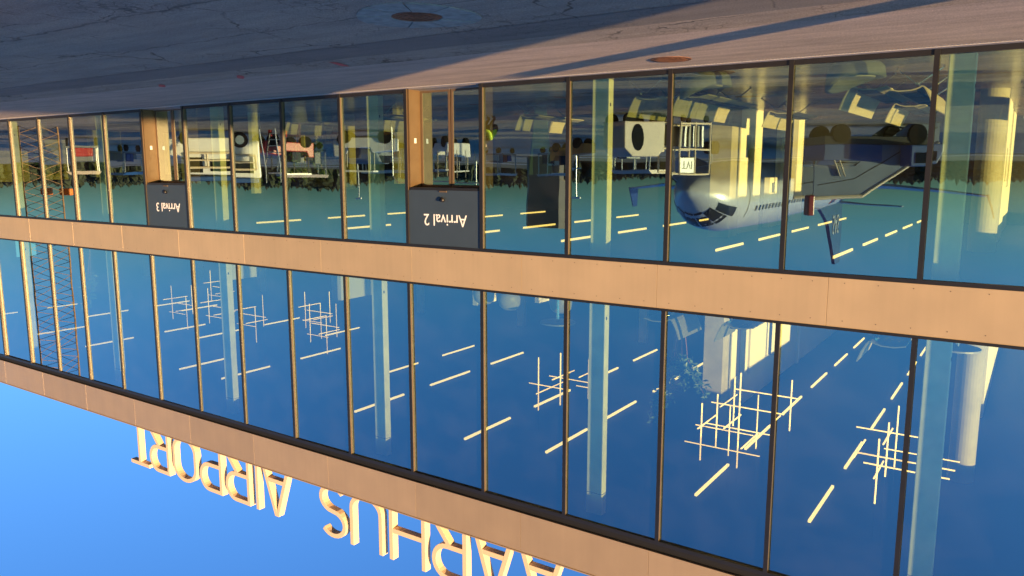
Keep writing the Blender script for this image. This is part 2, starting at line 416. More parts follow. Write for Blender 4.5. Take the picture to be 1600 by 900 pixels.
# mullions: dark face cap on a bronze body
def mull_mesh(z0, z1, capx=.034):
    b = B(); b.box(-.024, -.046, z0, .024, .03, z1); me = bpy.data.meshes.new('mullion_body'); bmesh.ops.recalc_face_normals(b.bm, faces=b.bm.faces); b.bm.to_mesh(me); b.bm.free(); me.materials.append(M['bronze'])
    c = B(); c.box(-capx, -.064, z0, capx, -.046, z1); mc = bpy.data.meshes.new('mullion_cap'); bmesh.ops.recalc_face_normals(c.bm, faces=c.bm.faces); c.bm.to_mesh(mc); c.bm.free(); mc.materials.append(M['frame'])
    return me, mc
low = mull_mesh(.0, 3.13); hi = mull_mesh(3.965, 8.09)
for x in mx:
    for a, c in (low, hi):
        o = share('mullion', a, None, T, (x, D, 0)); share('face_cap', c, None, o, (0, 0, 0))
def pane(x0, x1, z0, z1, y=D, parent=T, name='glass_pane'):
    b = B(); b.box(0, 0, z0, x1-x0, .012, z1)
    bmesh.ops.recalc_face_normals(b.bm, faces=b.bm.faces)
    for f in b.bm.faces: f.material_index = 0 if f.normal.y < -.5 else 1
    o = b.build(name, [GL, GB], parent); o.location = (x0, y-.006, 0)
    g = rnd.gauss
    o.rotation_euler = (R(g(0, .10)), 0, R(g(0, .09)))
    return o
for x in mx:
    k = round((x-X0)/P)
    if x+P > XR: continue
    pane(x+.027, x+P-.027, 3.97, 8.085)
    if k not in doors: pane(x+.027, x+P-.027, .09, 3.125)
# doors: recessed sliding leaves with a slate sign panel above
for k, num in ((4, 2), (9, 3)):
    xa, xb = X0+P*k+.03, X0+P*(k+1)-.03
    rec = .38
    dr = B()
    B().box(xb-.045, D-.02, 0, xb-.002, D+rec, 1.97).build('door_jamb', M['jamb'], T)
    B().box(xa+.002, D-.02, 0, xa+.045, D+rec, 1.97).build('door_jamb', M['jamb'], T)
    B().box(xa+.046, D-.03, 1.972, xb-.046, D+rec, 2.02).build('door_head', M['frame'], T)
    sp = B().box(xa, D-.035, 2.022, xb, D+.02, 3.128).build('door_sign_panel', M['slate'], T)
    for j, o_ in ((0, -.037), (1, -.037)):
        pass
    text_mesh('sign_text', 'Arrival %d' % num, .335, .002, M['text'], sp, ((xa+xb)/2-.03, D-.0375, 2.50), (R(90), 0, 0), sx=.93)
    B().tube(((xa+xb)/2, D-.035, 2.22), ((xa+xb)/2, D-.10, 2.20), .035, .05, 14).build('door_sensor', M['frame'], T, smooth=True)
    B().box((xa+xb)/2-.09, D-.06, 2.03, (xa+xb)/2+.09, D-.035, 2.06).build('sensor_bar', M['bronze'], T)
    mid = (xa+xb)/2 + .08
    for a, b_ in ((xa+.05, mid-.012), (mid+.012, xb-.05)):
        lf = B(); y = D+rec-.06
        lf.box(a, y, .02, a+.05, y+.04, 1.97); lf.box(b_-.05, y, .02, b_, y+.04, 1.97)
        lf.box(a+.051, y, .02, b_-.051, y+.04, .07); lf.box(a+.051, y, 1.92, b_-.051, y+.04, 1.968)
        leaf = lf.build('sliding_leaf', M['bronze'], T)
        pane(a+.052, b_-.052, .072, 1.918, y+.02, leaf, 'leaf_glass')
    B().box(xb-.052, D+.12, .98, xb-.046, D+.18, 1.08).build('push_plate', M['vwhite'], T)
    B().box(xa+.05, D+rec-.09, .021, xb-.05, D+rec-.065, .03).build('floor_track', M['metal'], T)
    B().box(xa, D-.02, -.01, xb, D+.39, .02).build('door_mat', M['drain'], T)
# columns
def column(x, y, z0, z1, wx=.34, wy=.18, name='column'):
    o = B().box(x-wx/2, y-wy/2, z0, x+wx/2, y+wy/2, z1).build(name, M['concrete'], T, bevel=.012)
    B().box(x-wx/2-.008, y-.05, z0+.42, x-wx/2+.001, y-.02, z0+.48).build('socket', M['black'], o)
    return o
for i in range(10):
    cx = 1.09+5.685*i
    if cx > XR-2: break
    column(cx, 12.94, 0, 3.30); o = column(cx, 12.94, 3.93, 8.30)
    B().box(cx-.177, 12.843, 7.86, cx+.177, 13.037, 7.868).build('joint', M['frame'], o)
for i in range(1, 9): column(1.05+5.7*i, 27.5, 3.93, 8.30)
# round columns of the second row and the white partition wing at the grid line
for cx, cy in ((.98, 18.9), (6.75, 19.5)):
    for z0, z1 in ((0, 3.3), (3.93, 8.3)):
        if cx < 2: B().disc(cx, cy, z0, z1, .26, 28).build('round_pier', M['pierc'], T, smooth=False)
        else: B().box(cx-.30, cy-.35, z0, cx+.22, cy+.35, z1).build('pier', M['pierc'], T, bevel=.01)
def wall(x0, y0, x1, y1, z0, z1, holes=(), m='white', name='partition'):
    """partition across x, with rectangular openings given as (ya, yb, za, zb)"""
    b = B(); ys = sorted({y0, y1, *[h[0] for h in holes], *[h[1] for h in holes]})
    for a, c in zip(ys, ys[1:]):
        hs = sorted([(h[2], h[3]) for h in holes if h[0] <= a+1e-6 and h[1] >= c-1e-6])
        z = z0
        for p, q in hs:
            if p > z: b.box(x0, a, z, x1, c, p)
            z = q
        if z < z1: b.box(x0, a, z, x1, c, z1)
    return b.build(name, M[m], T)
wall(6.66, 20.35, 6.82, 22.35, 0, 3.3, ((20.95, 21.35, .70, 1.30),))
wall(6.66, 23.3, 6.82, 24.1, 1.85, 3.3, ((23.5, 23.8, 2.0, 2.3),))
wall(6.66, 24.35, 6.82, 25.15, 0, 3.3)
wall(6.66, 26.2, 6.82, 27.1, 0, 3.3)
wall(6.66, 20.3, 6.82, 36, 3.93, 8.28, ((21.95, 22.15, 3.93, 7.5), (24.9, 25.1, 3.93, 7.5)))
for y in (20.9, 24.0): B().box(6.58, y, 4.0, 6.655, y+.06, 7.3).build('wall_batten', M['frame'], T)
wall(.86, 24.0, 1.02, 40, 3.93, 8.28)
wall(.80, 21.5, .96, 23.2, 0, 3.3, ((22.1, 22.7, 1.1, 1.9),)); wall(.86, 24.4, 1.02, 28.3, 0, 3.3, ((25.5, 26.4, 0, 2.1),))
# room ends far down the hall; their sunlit patch put into size and ochre
for x, ya, yb, za, zb, mm in ((31.2, 14.6, 15.5, .5, 2.0, 'ochre'), (33.6, 14.0, 15.2, .9, 2.1, 'ochre'), (28.9, 15.2, 16.4, .2, 1.9, 'ochre'), (26.8, 16.9, 17.3, .3, 1.8, 'ochre'),
                          (24.4, 16.0, 16.6, 0, 2.1, 'ochre'), (18.9, 14.6, 14.9, 0, 2.3, 'white'), (20.6, 18.0, 19.2, 0, 2.2, 'ochre'), (17.2, 16.6, 17.0, 0, 2.2, 'ochre'), (14.6, 16.0, 16.3, 0, 2.0, 'ochre')):
    wall(x, ya, x+.15, yb, za, zb, name='room_end_wall', m=mm)
for x, ya, yb in ((24.2, 17.5, 18.6), (17.6, 16.6, 18.2), (13.6, 18.2, 19.2), (12.3, 19.6, 21.4)):
    wall(x, ya, x+.15, yb, 3.93, 5.6, name='room_end_wall')

# ------------------------------------------------------------------ roof sign
SG = thing('airport_roof_sign', 'large pale free standing letters on the terminal roof edge spelling the airport name', 'sign', (0, 0, 9.06))
class G(B):
    def stroke(s, pts, t, d, closed=False):
        """mitred flat stroke standing in the xz plane, front at y=-d, back at y=+d"""
        n = len(pts); P_ = [Vector(p) for p in pts]; L_, R_ = [], []
        for i in range(n):
            a = P_[i]-P_[i-1] if (i > 0 or closed) else P_[1]-P_[0]
            b = P_[(i+1) % n]-P_[i] if (i < n-1 or closed) else a
            a = a.normalized(); b = b.normalized(); na = Vector((-a.y, a.x)); nb = Vector((-b.y, b.x)); m = (na+nb).normalized()
            k = t/2/max(.35, m.dot(na)); L_.append(P_[i]+m*k); R_.append(P_[i]-m*k)
        V = [[s.bm.verts.new((q.x, y, q.y)) for q in ring_] for ring_, y in ((L_, -d), (R_, -d), (R_, d), (L_, d))]
        for i in range(n if closed else n-1):
            j = (i+1) % n
            for k in range(4): s.bm.faces.new([V[k][i], V[(k+1) % 4][i], V[(k+1) % 4][j], V[k][j]])
        if not closed:
            s.bm.faces.new([V[k][0] for k in range(4)]); s.bm.faces.new([V[k][-1] for k in range(4)][::-1])
def arc(cx, cy, rx, ry, a0, a1, n=12): return [(cx+rx*math.cos(R(a0+(a1-a0)*i/n)), cy+ry*math.sin(R(a0+(a1-a0)*i/n))) for i in range(n+1)]
def glyph(ch, w, h, t):
    g = G(); d = .09; e = d-.002; q = t/2
    if ch == 'A':
        g.stroke([(q*.9, 0), (w/2-.035, h-q), (w/2+.035, h-q), (w-q*.9, 0)], t, d)
        z = h*.30; x = q*.9+(w/2-.035-q*.9)*z/(h-q); g.stroke([(x+q*.7, z), (w-x-q*.7, z)], t, e)
    elif ch == 'H':
        g.stroke([(q, 0), (q, h)], t, d); g.stroke([(w-q, 0), (w-q, h)], t, d); g.stroke([(t-.005, h*.47), (w-t+.005, h*.47)], t, e)
    elif ch == 'I': g.stroke([(w/2, 0), (w/2, h)], t, d)
    elif ch == 'T': g.stroke([(w/2, 0), (w/2, h-t)], t, d); g.stroke([(0, h-q), (w, h-q)], t, e)
    elif ch == 'U': g.stroke([(q, h)]+arc(w/2, .42, w/2-q, .42-q, 180, 360, 16)+[(w-q, h)], t, d)
    elif ch == 'O':
        r = w/2-q; yy_ = .46
        g.stroke(arc(w/2, h-yy_, r, yy_-q, 0, 180, 14)+arc(w/2, yy_, r, yy_-q, 180, 360, 14), t, d, True)
    elif ch in 'PR':
        g.stroke([(q, 0), (q, h)], t, d); lo = h*.42; r = (h-q-lo)/2
        g.stroke([(t-.005, h-q), (w-q*1.6-r*.9, h-q)]+arc(w-q*1.6-r*.9, h-q-r, r*.9+q*.5, r, 90, -90, 12)[1:-1]+[(w-q*1.6-r*.9, lo), (t-.005, lo)], t, e)
        if ch == 'R': g.stroke([(w*.50, lo-q*.5), (w-q, 0)], t, e-.002)
    elif ch == 'S':
        r = (h-t)/4
        up_ = arc(w/2, h-q-r, w/2-q, r, 35, 250, 14); dn = arc(w/2, q+r, w/2-q, r, 70, -145, 14)
        g.stroke(up_+dn, t, d)
    return g
for ch, a, b_ in (('A', 7.27, 8.35), ('A', 8.48, 9.53), ('R', 9.69, 10.71), ('H', 10.86, 11.99), ('U', 12.18, 13.28), ('S', 13.39, 14.34),
                  ('A', 15.42, 16.55), ('I', 16.62, 16.88), ('R', 17.05, 18.13), ('P', 18.26, 19.32), ('O', 19.43, 20.60), ('R', 20.78, 21.84), ('T', 21.86, 22.88)):
    o = glyph(ch, b_-a-.03, 1.38, .115).build('letter', M['letter'], SG, bevel=.006)
    o.location = (a, 12.62, .20)
B().box(7.2, 12.56, 0.0, 22.95, 12.68, .20).build('sign_base_beam', M['vgrey'], SG)

# ------------------------------------------------------------------ ceiling lights
rows_u = [3.15, 5.38, 9.2, 11.35, 15.2, 17.35, 21.2, 23.4, 27.2, 29.4, 33.2, 35.4, 39.2]
def strip_me(L, wd):
    b = B(); b.box(-wd/2, -L/2, -.05, wd/2, L/2, 0); me = bpy.data.meshes.new('diffuser'); b.bm.to_mesh(me); b.bm.free(); me.materials.append(M['lamp']); return me
sm_u, sm_l, sm_f = strip_me(2.0, .052), strip_me(1.75, .030), strip_me(1.9, .030)
ordn = ['first', 'second', 'third', 'fourth', 'fifth', 'sixth', 'seventh', 'eighth', 'ninth', 'tenth', 'eleventh', 'twelfth', 'thirteenth', 'fourteenth', 'fifteenth']
for ri, x in enumerate(rows_u):
    for j in range(9 if ri < 2 else 4 if ri < 4 else 3):
        if ri > 4 and (ri+j) % 3 == 2: continue
        y = 15.7 + 3.22*j + (0 if ri % 2 == 0 else -.05)
        if ri == 2 and j == 0: y += .3
        o = bpy.data.objects.new('strip_light', sm_u if ri < 5 else sm_f); C.objects.link(o); o.location = (x, y, 8.24)
        tag(o, 'glowing upper ceiling strip, %s from the glass in the %s row from the near end' % (ordn[j], ordn[ri]), 'ceiling light', 'strip lights under the upper ceiling')
rows_l = [3.2, 5.5, 9.2, 12.2, 16.2, 20.2]
for ri, x in enumerate(rows_l):
    for j in range(6 if ri < 3 else 4):
        y = 16.5 + 2.95*j
        o = bpy.data.objects.new('strip_light', sm_l); C.objects.link(o); o.location = (x, y, 3.285)
        tag(o, 'glowing ground floor strip, %s from the glass in the %s row from the near end' % (ordn[j], ordn[ri]), 'ceiling light', 'strip lights under the ground floor ceiling')

# ------------------------------------------------------------------ rod chandeliers
def rods(label, c, lst):
    t = thing('rod_chandelier', label, 'chandelier', c, 0, 'chandeliers of crossing glowing rods')
    for ax, a, b_, u, v, r in lst:
        p0, p1 = {'z': ((u, v, a), (u, v, b_)), 'x': ((a, u, v), (b_, u, v)), 'y': ((u, a, v), (u, b_, v))}[ax]
        B().tube(p0, p1, r*1.2, n=6).build('rod', M['rod'], t)
    b = B()
    for ax, a, b_, u, v, r in lst:
        if ax == 'z': b.tube((u, v, b_), (u, v, 8.3-c[2]), .002, n=4)
    b.build('suspension_wires', M['frame'], t)['kind'] = 'stuff'
    return t
rods('nearest cluster of crossing glowing rods, partly hidden by the near column', (1.8, 14.7, 0), [
    ('z', 6.36, 7.58, .25, 0, .012), ('z', 5.8, 6.95, .02, .35, .010), ('z', 6.0, 7.0, .10, -.1, .011),
    ('x', -.95, .62, .1, 6.72, .011), ('x', -.90, .45, -.2, 6.78, .011), ('x', -.55, .70, .35, 6.32, .010), ('x', -1.0, .2, .3, 6.62, .009),
    ('y', -.2, .9, .62, 6.72, .014), ('y', -.6, .4, .10, 6.25, .012), ('y', -.3, .7, .25, 7.0, .012)])
rods('largest hanging grid of crossing glowing rods, between the first and second columns', (5.35, 15.9, 0), [
    ('z', 6.65, 7.95, .42, 0, .013), ('z', 6.45, 7.65, .15, .2, .012), ('z', 5.85, 7.95, -.40, 0, .012), ('z', 6.1, 7.2, -.12, .5, .012),
    ('z', 6.35, 7.55, -.70, .3, .010), ('z', 6.0, 7.1, -1.1, .1, .012), ('z', 5.95, 7.05, -1.35, .4, .011), ('z', 6.5, 7.6, -.3, -.3, .010),
    ('x', -.9, .75, -.1, 7.55, .010), ('x', -1.0, .40, .2, 7.15, .010), ('x', -1.5, -.2, .3, 6.3, .011), ('x', -1.3, .25, .1, 6.62, .011), ('x', -.6, .7, .4, 7.3, .009),
    ('y', -.4, .8, .35, 7.1, .014), ('y', -.5, .6, -.25, 6.95, .014), ('y', -.4, .7, -.6, 7.35, .014), ('y', -.2, .9, -.05, 6.6, .012), ('y', -.5, .4, -1.15, 6.75, .012)])
rods('hanging rod cluster to the far side of the second column', (9.55, 16.4, 0), [
    ('z', 6.35, 7.75, .75, 0, .013), ('z', 6.15, 7.5, .1, 0, .014), ('z', 6.2, 7.2, -.70, 0, .012),
    ('x', -.1, 1.1, .1, 7.1, .011), ('x', -.9, .55, .2, 6.85, .010), ('x', -1.1, -.3, .1, 6.95, .010),
    ('y', -.5, .8, .5, 7.15, .013), ('y', -.4, .7, .1, 6.75, .013), ('y', -.3, .5, -.6, 6.6, .012)])
base_rods = [('z', 5.9, 7.2, .55, 0, .010), ('z', 6.3, 7.6, .1, .3, .010), ('z', 5.8, 6.9, -.6, .1, .010),
    ('x', -.6, .7, .2, 6.6, .009), ('x', -.4, .6, -.1, 6.9, .008), ('y', -.5, .5, .3, 6.35, .010), ('y', -.4, .5, -.3, 6.75, .010)]
for x, y, dz, lab in ((19.2, 17.2, .1, 'third column, just beyond it'), (20.8, 18.4, .0, 'upper hall centre, alone'),
                      (22.6, 17.0, .1, 'fourth column, just beyond'), (24.4, 17.0, 0, 'fourth column, farther along'), (26.7, 17.0, .1, 'far end, last but one'), (27.4, 19.2, -.2, 'far end, the very last')):
    rods('small distant rod cluster hanging by the ' + lab, (x, y, dz), base_rods)
for x, y in ((1.95, 16.6),):
    pass

# ------------------------------------------------------------------ seating
def wave(n=10, s=1.0):
    """plywood seat profile: seat pan rising to the knee, back sweeping up"""
    pts = []
    for i in range(n+1):
        t = i/n; a = R(150)*t
        pts.append(t)
    return [(-.46, .33), (-.30, .365), (-.12, .36), (-.02, .33), (.03, .305), (.06, .31), (.10, .36), (.17, .50), (.225, .66)]
def bench(label, loc, rz, n=5, cush=True):
    t = thing('tandem_bench', label, 'bench', loc, rz, 'rows of plywood waiting seats')
    wdt = .56
    for i in range(n):
        y = (i-(n-1)/2)*wdt
        sh = B().strip(wave(), y-wdt/2+.005, y+wdt/2-.005, .018, 'y').build('seat_shell', M['ply'], t)
        if cush: B().box(-.30, y-wdt/2+.05, .362, -.04, y+wdt/2-.05, .40).build('cushion', M['cushion'], sh)
    L = n*wdt
    B().tube((-.05, -L/2, .27), (-.05, L/2, .27), .022).build('beam', M['chrome'], t)
    for y in (-L/2+.2, L/2-.2) if n < 5 else (-L/2+.2, 0, L/2-.2):
        B().path([(-.36, y, .012), (-.05, y-.06, .27)], .012).path([(-.05, y+.06, .27), (.30, y, .012)], .012).path([(.30, y, .012), (-.05, y-.08, .27)], .012).build('leg', M['chrome'], t)
        b = B().tube((-.36, y, 0), (-.36, y, .03), .02, .014).tube((.30, y, 0), (.30, y, .03), .02, .014); b.build('foot', M['frame'], t)
    return t
def sofa(label, loc, rz, s=1):
    t = thing('lounge_chair', label, 'armchair', loc, rz, 'rounded felt lounge chairs by the glass')
    # rounded tub: outer shell sweeping higher at the back
    rg = []
    for z, q in ((.02, .80), (.08, .95), (.18, 1.0)):
        rg.append([Vector((.42*s*q*math.cos(2*math.pi*i/24), .40*s*q*math.sin(2*math.pi*i/24), z)) for i in range(24)])
    top = []; inner = []; seat = []
    for i in range(24):
        a = 2*math.pi*i/24; hh = .24+.16*max(0, .2+math.cos(a))**1.3
        top.append(Vector((.43*s*math.cos(a), .41*s*math.sin(a), hh))); inner.append(Vector((.34*s*math.cos(a), .33*s*math.sin(a), hh-.01)))
        seat.append(Vector((.30*s*math.cos(a), .30*s*math.sin(a), .20)))
    B().rings(rg+[top, inner, seat]).build('tub_shell', M['felt'], t, smooth=True)
    sc = B(); sc.disc(0, 0, .205, .245, .28*s, 24); sc.build('seat_cushion', M['ply'], t, bevel=.02)
    return t
bench('plywood waiting bench with black cushions nearest the glass, third pane from the near end', (2.60, 14.85, 0), 0)
bench('back to back partner bench facing the near column, third pane from the near end', (1.75, 15.4, 0), math.pi)
bench('longer plywood bench behind the fourth pane, its shells striped by sun', (5.35, 14.6, 0), 0)
bench('plywood bench beside the second column, seen edge on', (6.15, 13.95, 0), 0, 3, False)
bench('deeper plywood bench behind the third pane', (2.55, 18.6, 0), 0, 4)
bench('low plywood bench in the depth of the hall behind the fourth pane', (5.2, 19.2, 0), 0, 4)
bench('plywood bench right beside the round lit pier at the near edge', (.20, 18.2, 0), 0, 3)
bench('plywood bench inside arrival door two', (10.6, 17.2, 0), 0, 4)
bench('plywood bench beyond the third column', (13.7, 15.2, 0), 0, 3)
bench('plywood bench close to the planter, fifth pane past door two', (17.0, 15.2, 0), 0, 3)
bench('small upstairs plywood bench behind the fourth upper pane', (5.35, 13.4, 3.94), math.pi, 2, False)
bench('second upstairs plywood bench facing the first across a table', (4.35, 13.6, 3.94), 0, 2)
bench('upstairs bench behind the third upper pane, thin edge showing', (2.0, 13.5, 3.94), 0, 2, False)
sofa('rounded grey lounge chair close behind the third ground pane', (2.50, 12.95, 0), R(20))
sofa('rounded olive lounge chair close behind the fourth ground pane', (4.85, 12.95, 0), R(-30), 1.0)
# loungers upstairs seen as pale curved backs
for x, y, l in ((9.3, 13.6, 'pale upstairs chair behind the sixth upper pane, nearer the glass'), (8.2, 13.9, 'pale upstairs chair behind the sixth upper pane'), (10.2, 13.9, 'pale upstairs chair farthest along behind the seventh upper pane')):
    tt = thing('shell_chair', l, 'chair', (x, y, 3.94), R(70), 'pale shell chairs upstairs')
    B().rings([[Vector((r*math.cos(a)*1.0+sx_, r*math.sin(a), z)) for a in [2*math.pi*i/16 for i in range(16)]] for z, r, sx_ in ((.25, .12, 0), (.30, .22, 0), (.42, .25, .03), (.58, .22, .07), (.66, .14, .10))]).build('shell', M['ply'], tt, smooth=True)
    for sx_, sy_ in ((1, 1), (-1, 1), (1, -1), (-1, -1)): B().tube((.08*sx_, .08*sy_, .27), (.24*sx_, .24*sy_, 0), .012).build('leg', M['chrome'], tt)
for x, y, l in ((1.0, 15.2, 'dark round table upstairs in front of the lit pier'), (7.9, 13.3, 'round table upstairs behind the sixth upper pane')):
    tt = thing('round_table', l, 'table', (x, y, 3.94), 0)
    B().disc(0, 0, .71, .74, .36).build('table_top', M['vgrey'], tt); B().tube((0, 0, .02), (0, 0, .71), .03).build('stem', M['chrome'], tt); B().disc(0, 0, 0, .02, .22).build('foot', M['chrome'], tt)
# cone lamps standing on the upper floor
# ------------------------------------------------------------------ plants
def plant(label, loc, h_, n, leafL, seed, trunk=True, spread=.5):
    rr = random.Random(seed); t = thing('potted_plant', label, 'plant', loc)
    pot = B(); k = 20
    pot.rings([[Vector((r*math.cos(2*math.pi*i/k), r*math.sin(2*math.pi*i/k), z)) for i in range(k)] for z, r in ((0, .17), (.38, .23), (.40, .24), (.40, .20), (.34, .20))]); pot.build('pot', M['soil'], t, smooth=False)
    st = B(); stems = []
    for i in range(5):
        a = rr.uniform(0, 6.28); tip = Vector((spread*.7*math.cos(a), spread*.7*math.sin(a), h_*rr.uniform(.7, .95)))
        mid = Vector((tip.x*.3, tip.y*.3, h_*.5)); st.tube((0, 0, .34), mid, .014, .010, 5); st.tube(mid, tip, .010, .004, 5); stems.append((mid, tip))
    st.build('stem', M['iron'], t)
    lv = B()
    for i in range(n):
        mid, tip = rr.choice(stems); p = mid.lerp(tip, rr.uniform(.0, 1.05)) + Vector((rr.gauss(0, .05), rr.gauss(0, .05), rr.gauss(0, .05)))
        d = Vector((rr.gauss(0, 1), rr.gauss(0, 1), rr.gauss(.2, .7))).normalized(); s = d.cross(Vector((rr.random(), rr.random(), rr.random()))).normalized()
        L = leafL*rr.uniform(.7, 1.2); wv = L*.22
        nrm = d.cross(s)*L*.06
        v = [lv.bm.verts.new(q) for q in (p, p+d*L*.45+s*wv+nrm, p+d*L, p+d*L*.45-s*wv+nrm)]; lv.bm.faces.new(v)
    lv.build('foliage', M['leaf'], t)['kind'] = 'stuff'
    return t
plant('leafy potted plant indoors between the third and fourth columns', (15.6, 14.3, 0), 1.9, 420, .22, 1)
plant('tall thin leaved potted palm beside the leafier plant', (16.4, 14.2, 0), 2.1, 300, .18, 2, spread=.7)
plant('indoor plant near the far end of the ground floor', (30.2, 14.2, 0), 2.0, 260, .2, 3)
plant('bushy potted tree upstairs right of the second column', (6.2, 15.6, 3.94), 3.4, 520, .14, 4, spread=.8)
plant('potted tree upstairs near the far windows', (27.5, 14.2, 3.94), 2.6, 320, .2, 5, spread=.7)

# information kiosk
kt = thing('information_kiosk', 'tall slim teal kiosk with a dark screen inside beyond arrival door two', 'kiosk', (10.6, 16.9, 0), R(-35))
B().prism([(-.14, 0), (.14, 0), (.30, 1.75), (-.30, 1.75)], -.12, .12, 'y').build('housing', M['teal'], kt, bevel=.02)
B().box(-.18, -.135, 1.1, .18, -.122, 1.75).build('screen', M['dkglass'], kt)
B().box(-.34, -.25, 0, .34, .25, .05).build('foot_plate', M['frame'], kt)
# ------------------------------------------------------------------ outdoor things on the forecourt
mh = thing('manhole_cover', 'rusty round manhole cover close to the glass facade', 'manhole cover', (4.73, 11.16, 0))
B().disc(0, 0, -.03, .004, .30, 40).build('iron_ring', M['iron'], mh)
g = B()
for i in range(-5, 6):
    for j in range(-5, 6):
        if (i*i+j*j) < 24: g.box(i*.05-.016, j*.05-.016, .004, i*.05+.016, j*.05+.016, .012)
g.build('raised_studs', M['iron'], mh)['kind'] = 'stuff'
mh2 = thing('manhole_cover', 'dark manhole cover set in a cracked round concrete patch on the apron', 'manhole cover', (5.66, 6.55, 0))
cp = B(); n = 9
for i in range(n):                         # cracked segments of the concrete collar
    a0, a1 = 2*math.pi*i/n+.02, 2*math.pi*(i+1)/n-.02
    pts = []
    for k in range(5): a = a0+(a1-a0)*k/4; r = .66*(1+.05*math.sin(3*a+1)); pts.append((r*math.cos(a), r*math.sin(a)))
    for k in range(4, -1, -1): a = a0+(a1-a0)*k/4; pts.append((.275*math.cos(a), .275*math.sin(a)))
    B().prism(pts, -.03, .006+.002*(i % 3), 'z').build('concrete_segment', M['cpatch'], mh2)
B().disc(0, 0, -.03, .006, .262, 40).build('iron_lid', M['iron'], mh2)
for r in (.20, .13, .06):
    rg = B(); k = 32
    rg.rings([[Vector((q*math.cos(2*math.pi*i/k), q*math.sin(2*math.pi*i/k), z)) for i in range(k)] for q, z in ((r-.012, .004), (r-.012, .012), (r+.012, .012), (r+.012, .004))], cap=False)
    rg.build('raised_ring', M['iron'], mh2)
for (x, y, a) in ((14.35, 9.05, 35), (11.85, 8.98, 40), (9.15, 8.76, 70)):
    mk = B(); mk.prism([(-.28, -.05), (.2, -.07), (.28, .02), (.12, .06), (-.2, .05)], .0042, .0052, 'z')
    o = mk.build('paint_mark', M['redpaint']); o.location = (x, y, 0); o.rotation_euler = (0, 0, R(a))
    tag(o, 'faded red paint dash on the asphalt, %s' % {35: 'farthest of three', 40: 'middle of three', 70: 'nearest of three'}[a], 'paint mark', 'red survey marks on the asphalt')

# ------------------------------------------------------------------ behind the camera, seen in the glass
def wheel(b, x, y, z, r, wd): b.tube((x, y-wd/2, z), (x, y+wd/2, z), r, n=18)
# airliner; local +x is the nose
nose = Vector((15.9, -15.6)); tail = Vector((16.3, -59.8)); hd = math.atan2(nose.y-tail.y, nose.x-tail.x)
ACS = (nose-tail).length/37.8
AC = thing('airliner', 'white and blue passenger jet parked nose towards the glass, mirrored in the facade', 'aircraft', (nose.x, nose.y, 0), hd)
AC.scale = (ACS, 1, 1); r0 = 2.12; zc = 3.22
ax = [(0, .03, -.45), (-.25, .35, -.42), (-.7, .72, -.36), (-1.4, 1.28, -.25), (-2.3, 1.68, -.12), (-3.2, 1.90, -.03), (-4.4, 2.06, 0), (-6, r0, 0), (-12, r0, 0), (-18, r0, 0), (-25, r0, 0), (-28, 1.85, .12), (-31, 1.5, .42), (-34, 1.0, .85), (-36.5, .5, 1.2), (-37.8, .15, 1.4)]
N = 32
ring = lambda x, r, dz: [Vector((x, r*math.cos(2*math.pi*i/N), zc+dz+r*math.sin(2*math.pi*i/N))) for i in range(N)]
F = B().rings([ring(x, r, dz) for x, r, dz in ax]).build('fuselage', [M['acwhite'], M['acblue']], AC, smooth=True)
for p in F.data.polygons:
    if p.center.x < -31.5: p.material_index = 1
def on_body(x, ang, push=.012):
    for (xa, ra, da), (xb, rb, db) in zip(ax, ax[1:]):
        if xb <= x <= xa: t = (x-xa)/(xb-xa); r = ra+(rb-ra)*t+push; d = da+(db-da)*t; break
    return Vector((x, r*math.cos(ang), zc+d+r*math.sin(ang)))
def patch(name, xs, a0, a1, m, th=.02, parent=F):
    o = B(); k = 4
    out_ = [[on_body(x, a0+(a1-a0)*i/k, th) for i in range(k+1)] for x in xs]
    vs = [[o.bm.verts.new(p) for p in rw] for rw in out_]
    for a, b_ in zip(vs, vs[1:]):
        for i in range(k): o.bm.faces.new([a[i], a[i+1], b_[i+1], b_[i]])
    ob = o.build(name, m, parent); s = ob.modifiers.new('s', 'SOLIDIFY'); s.thickness = .02; s.offset = -1; return ob
for s in (1, -1):                                       # cockpit glazing, three panes a side
    c = math.pi/2
    for j, (q0, q1, xa, xb) in enumerate(((.03, .42, -1.2, -2.5), (.46, .92, -1.3, -2.6), (.96, 1.30, -1.6, -3.0))):
        patch('cockpit_window', (xa, (xa+xb)/2, xb), c-s*q0, c-s*q1, M['dkglass'], .03)
    for i in range(40):
        x = -5.5-.62*i
        if abs(x+17) < .2: continue
        a = .30 if s > 0 else math.pi-.30
        patch('cabin_window', (x, x-.26), a-s*.07, a+s*.07, M['dkglass'], .02)
    a = .05 if s > 0 else math.pi-.05
    patch('cabin_door', (-4.3, -5.1), a-s*.42, a+s*.52, M['acwhite'], .035)
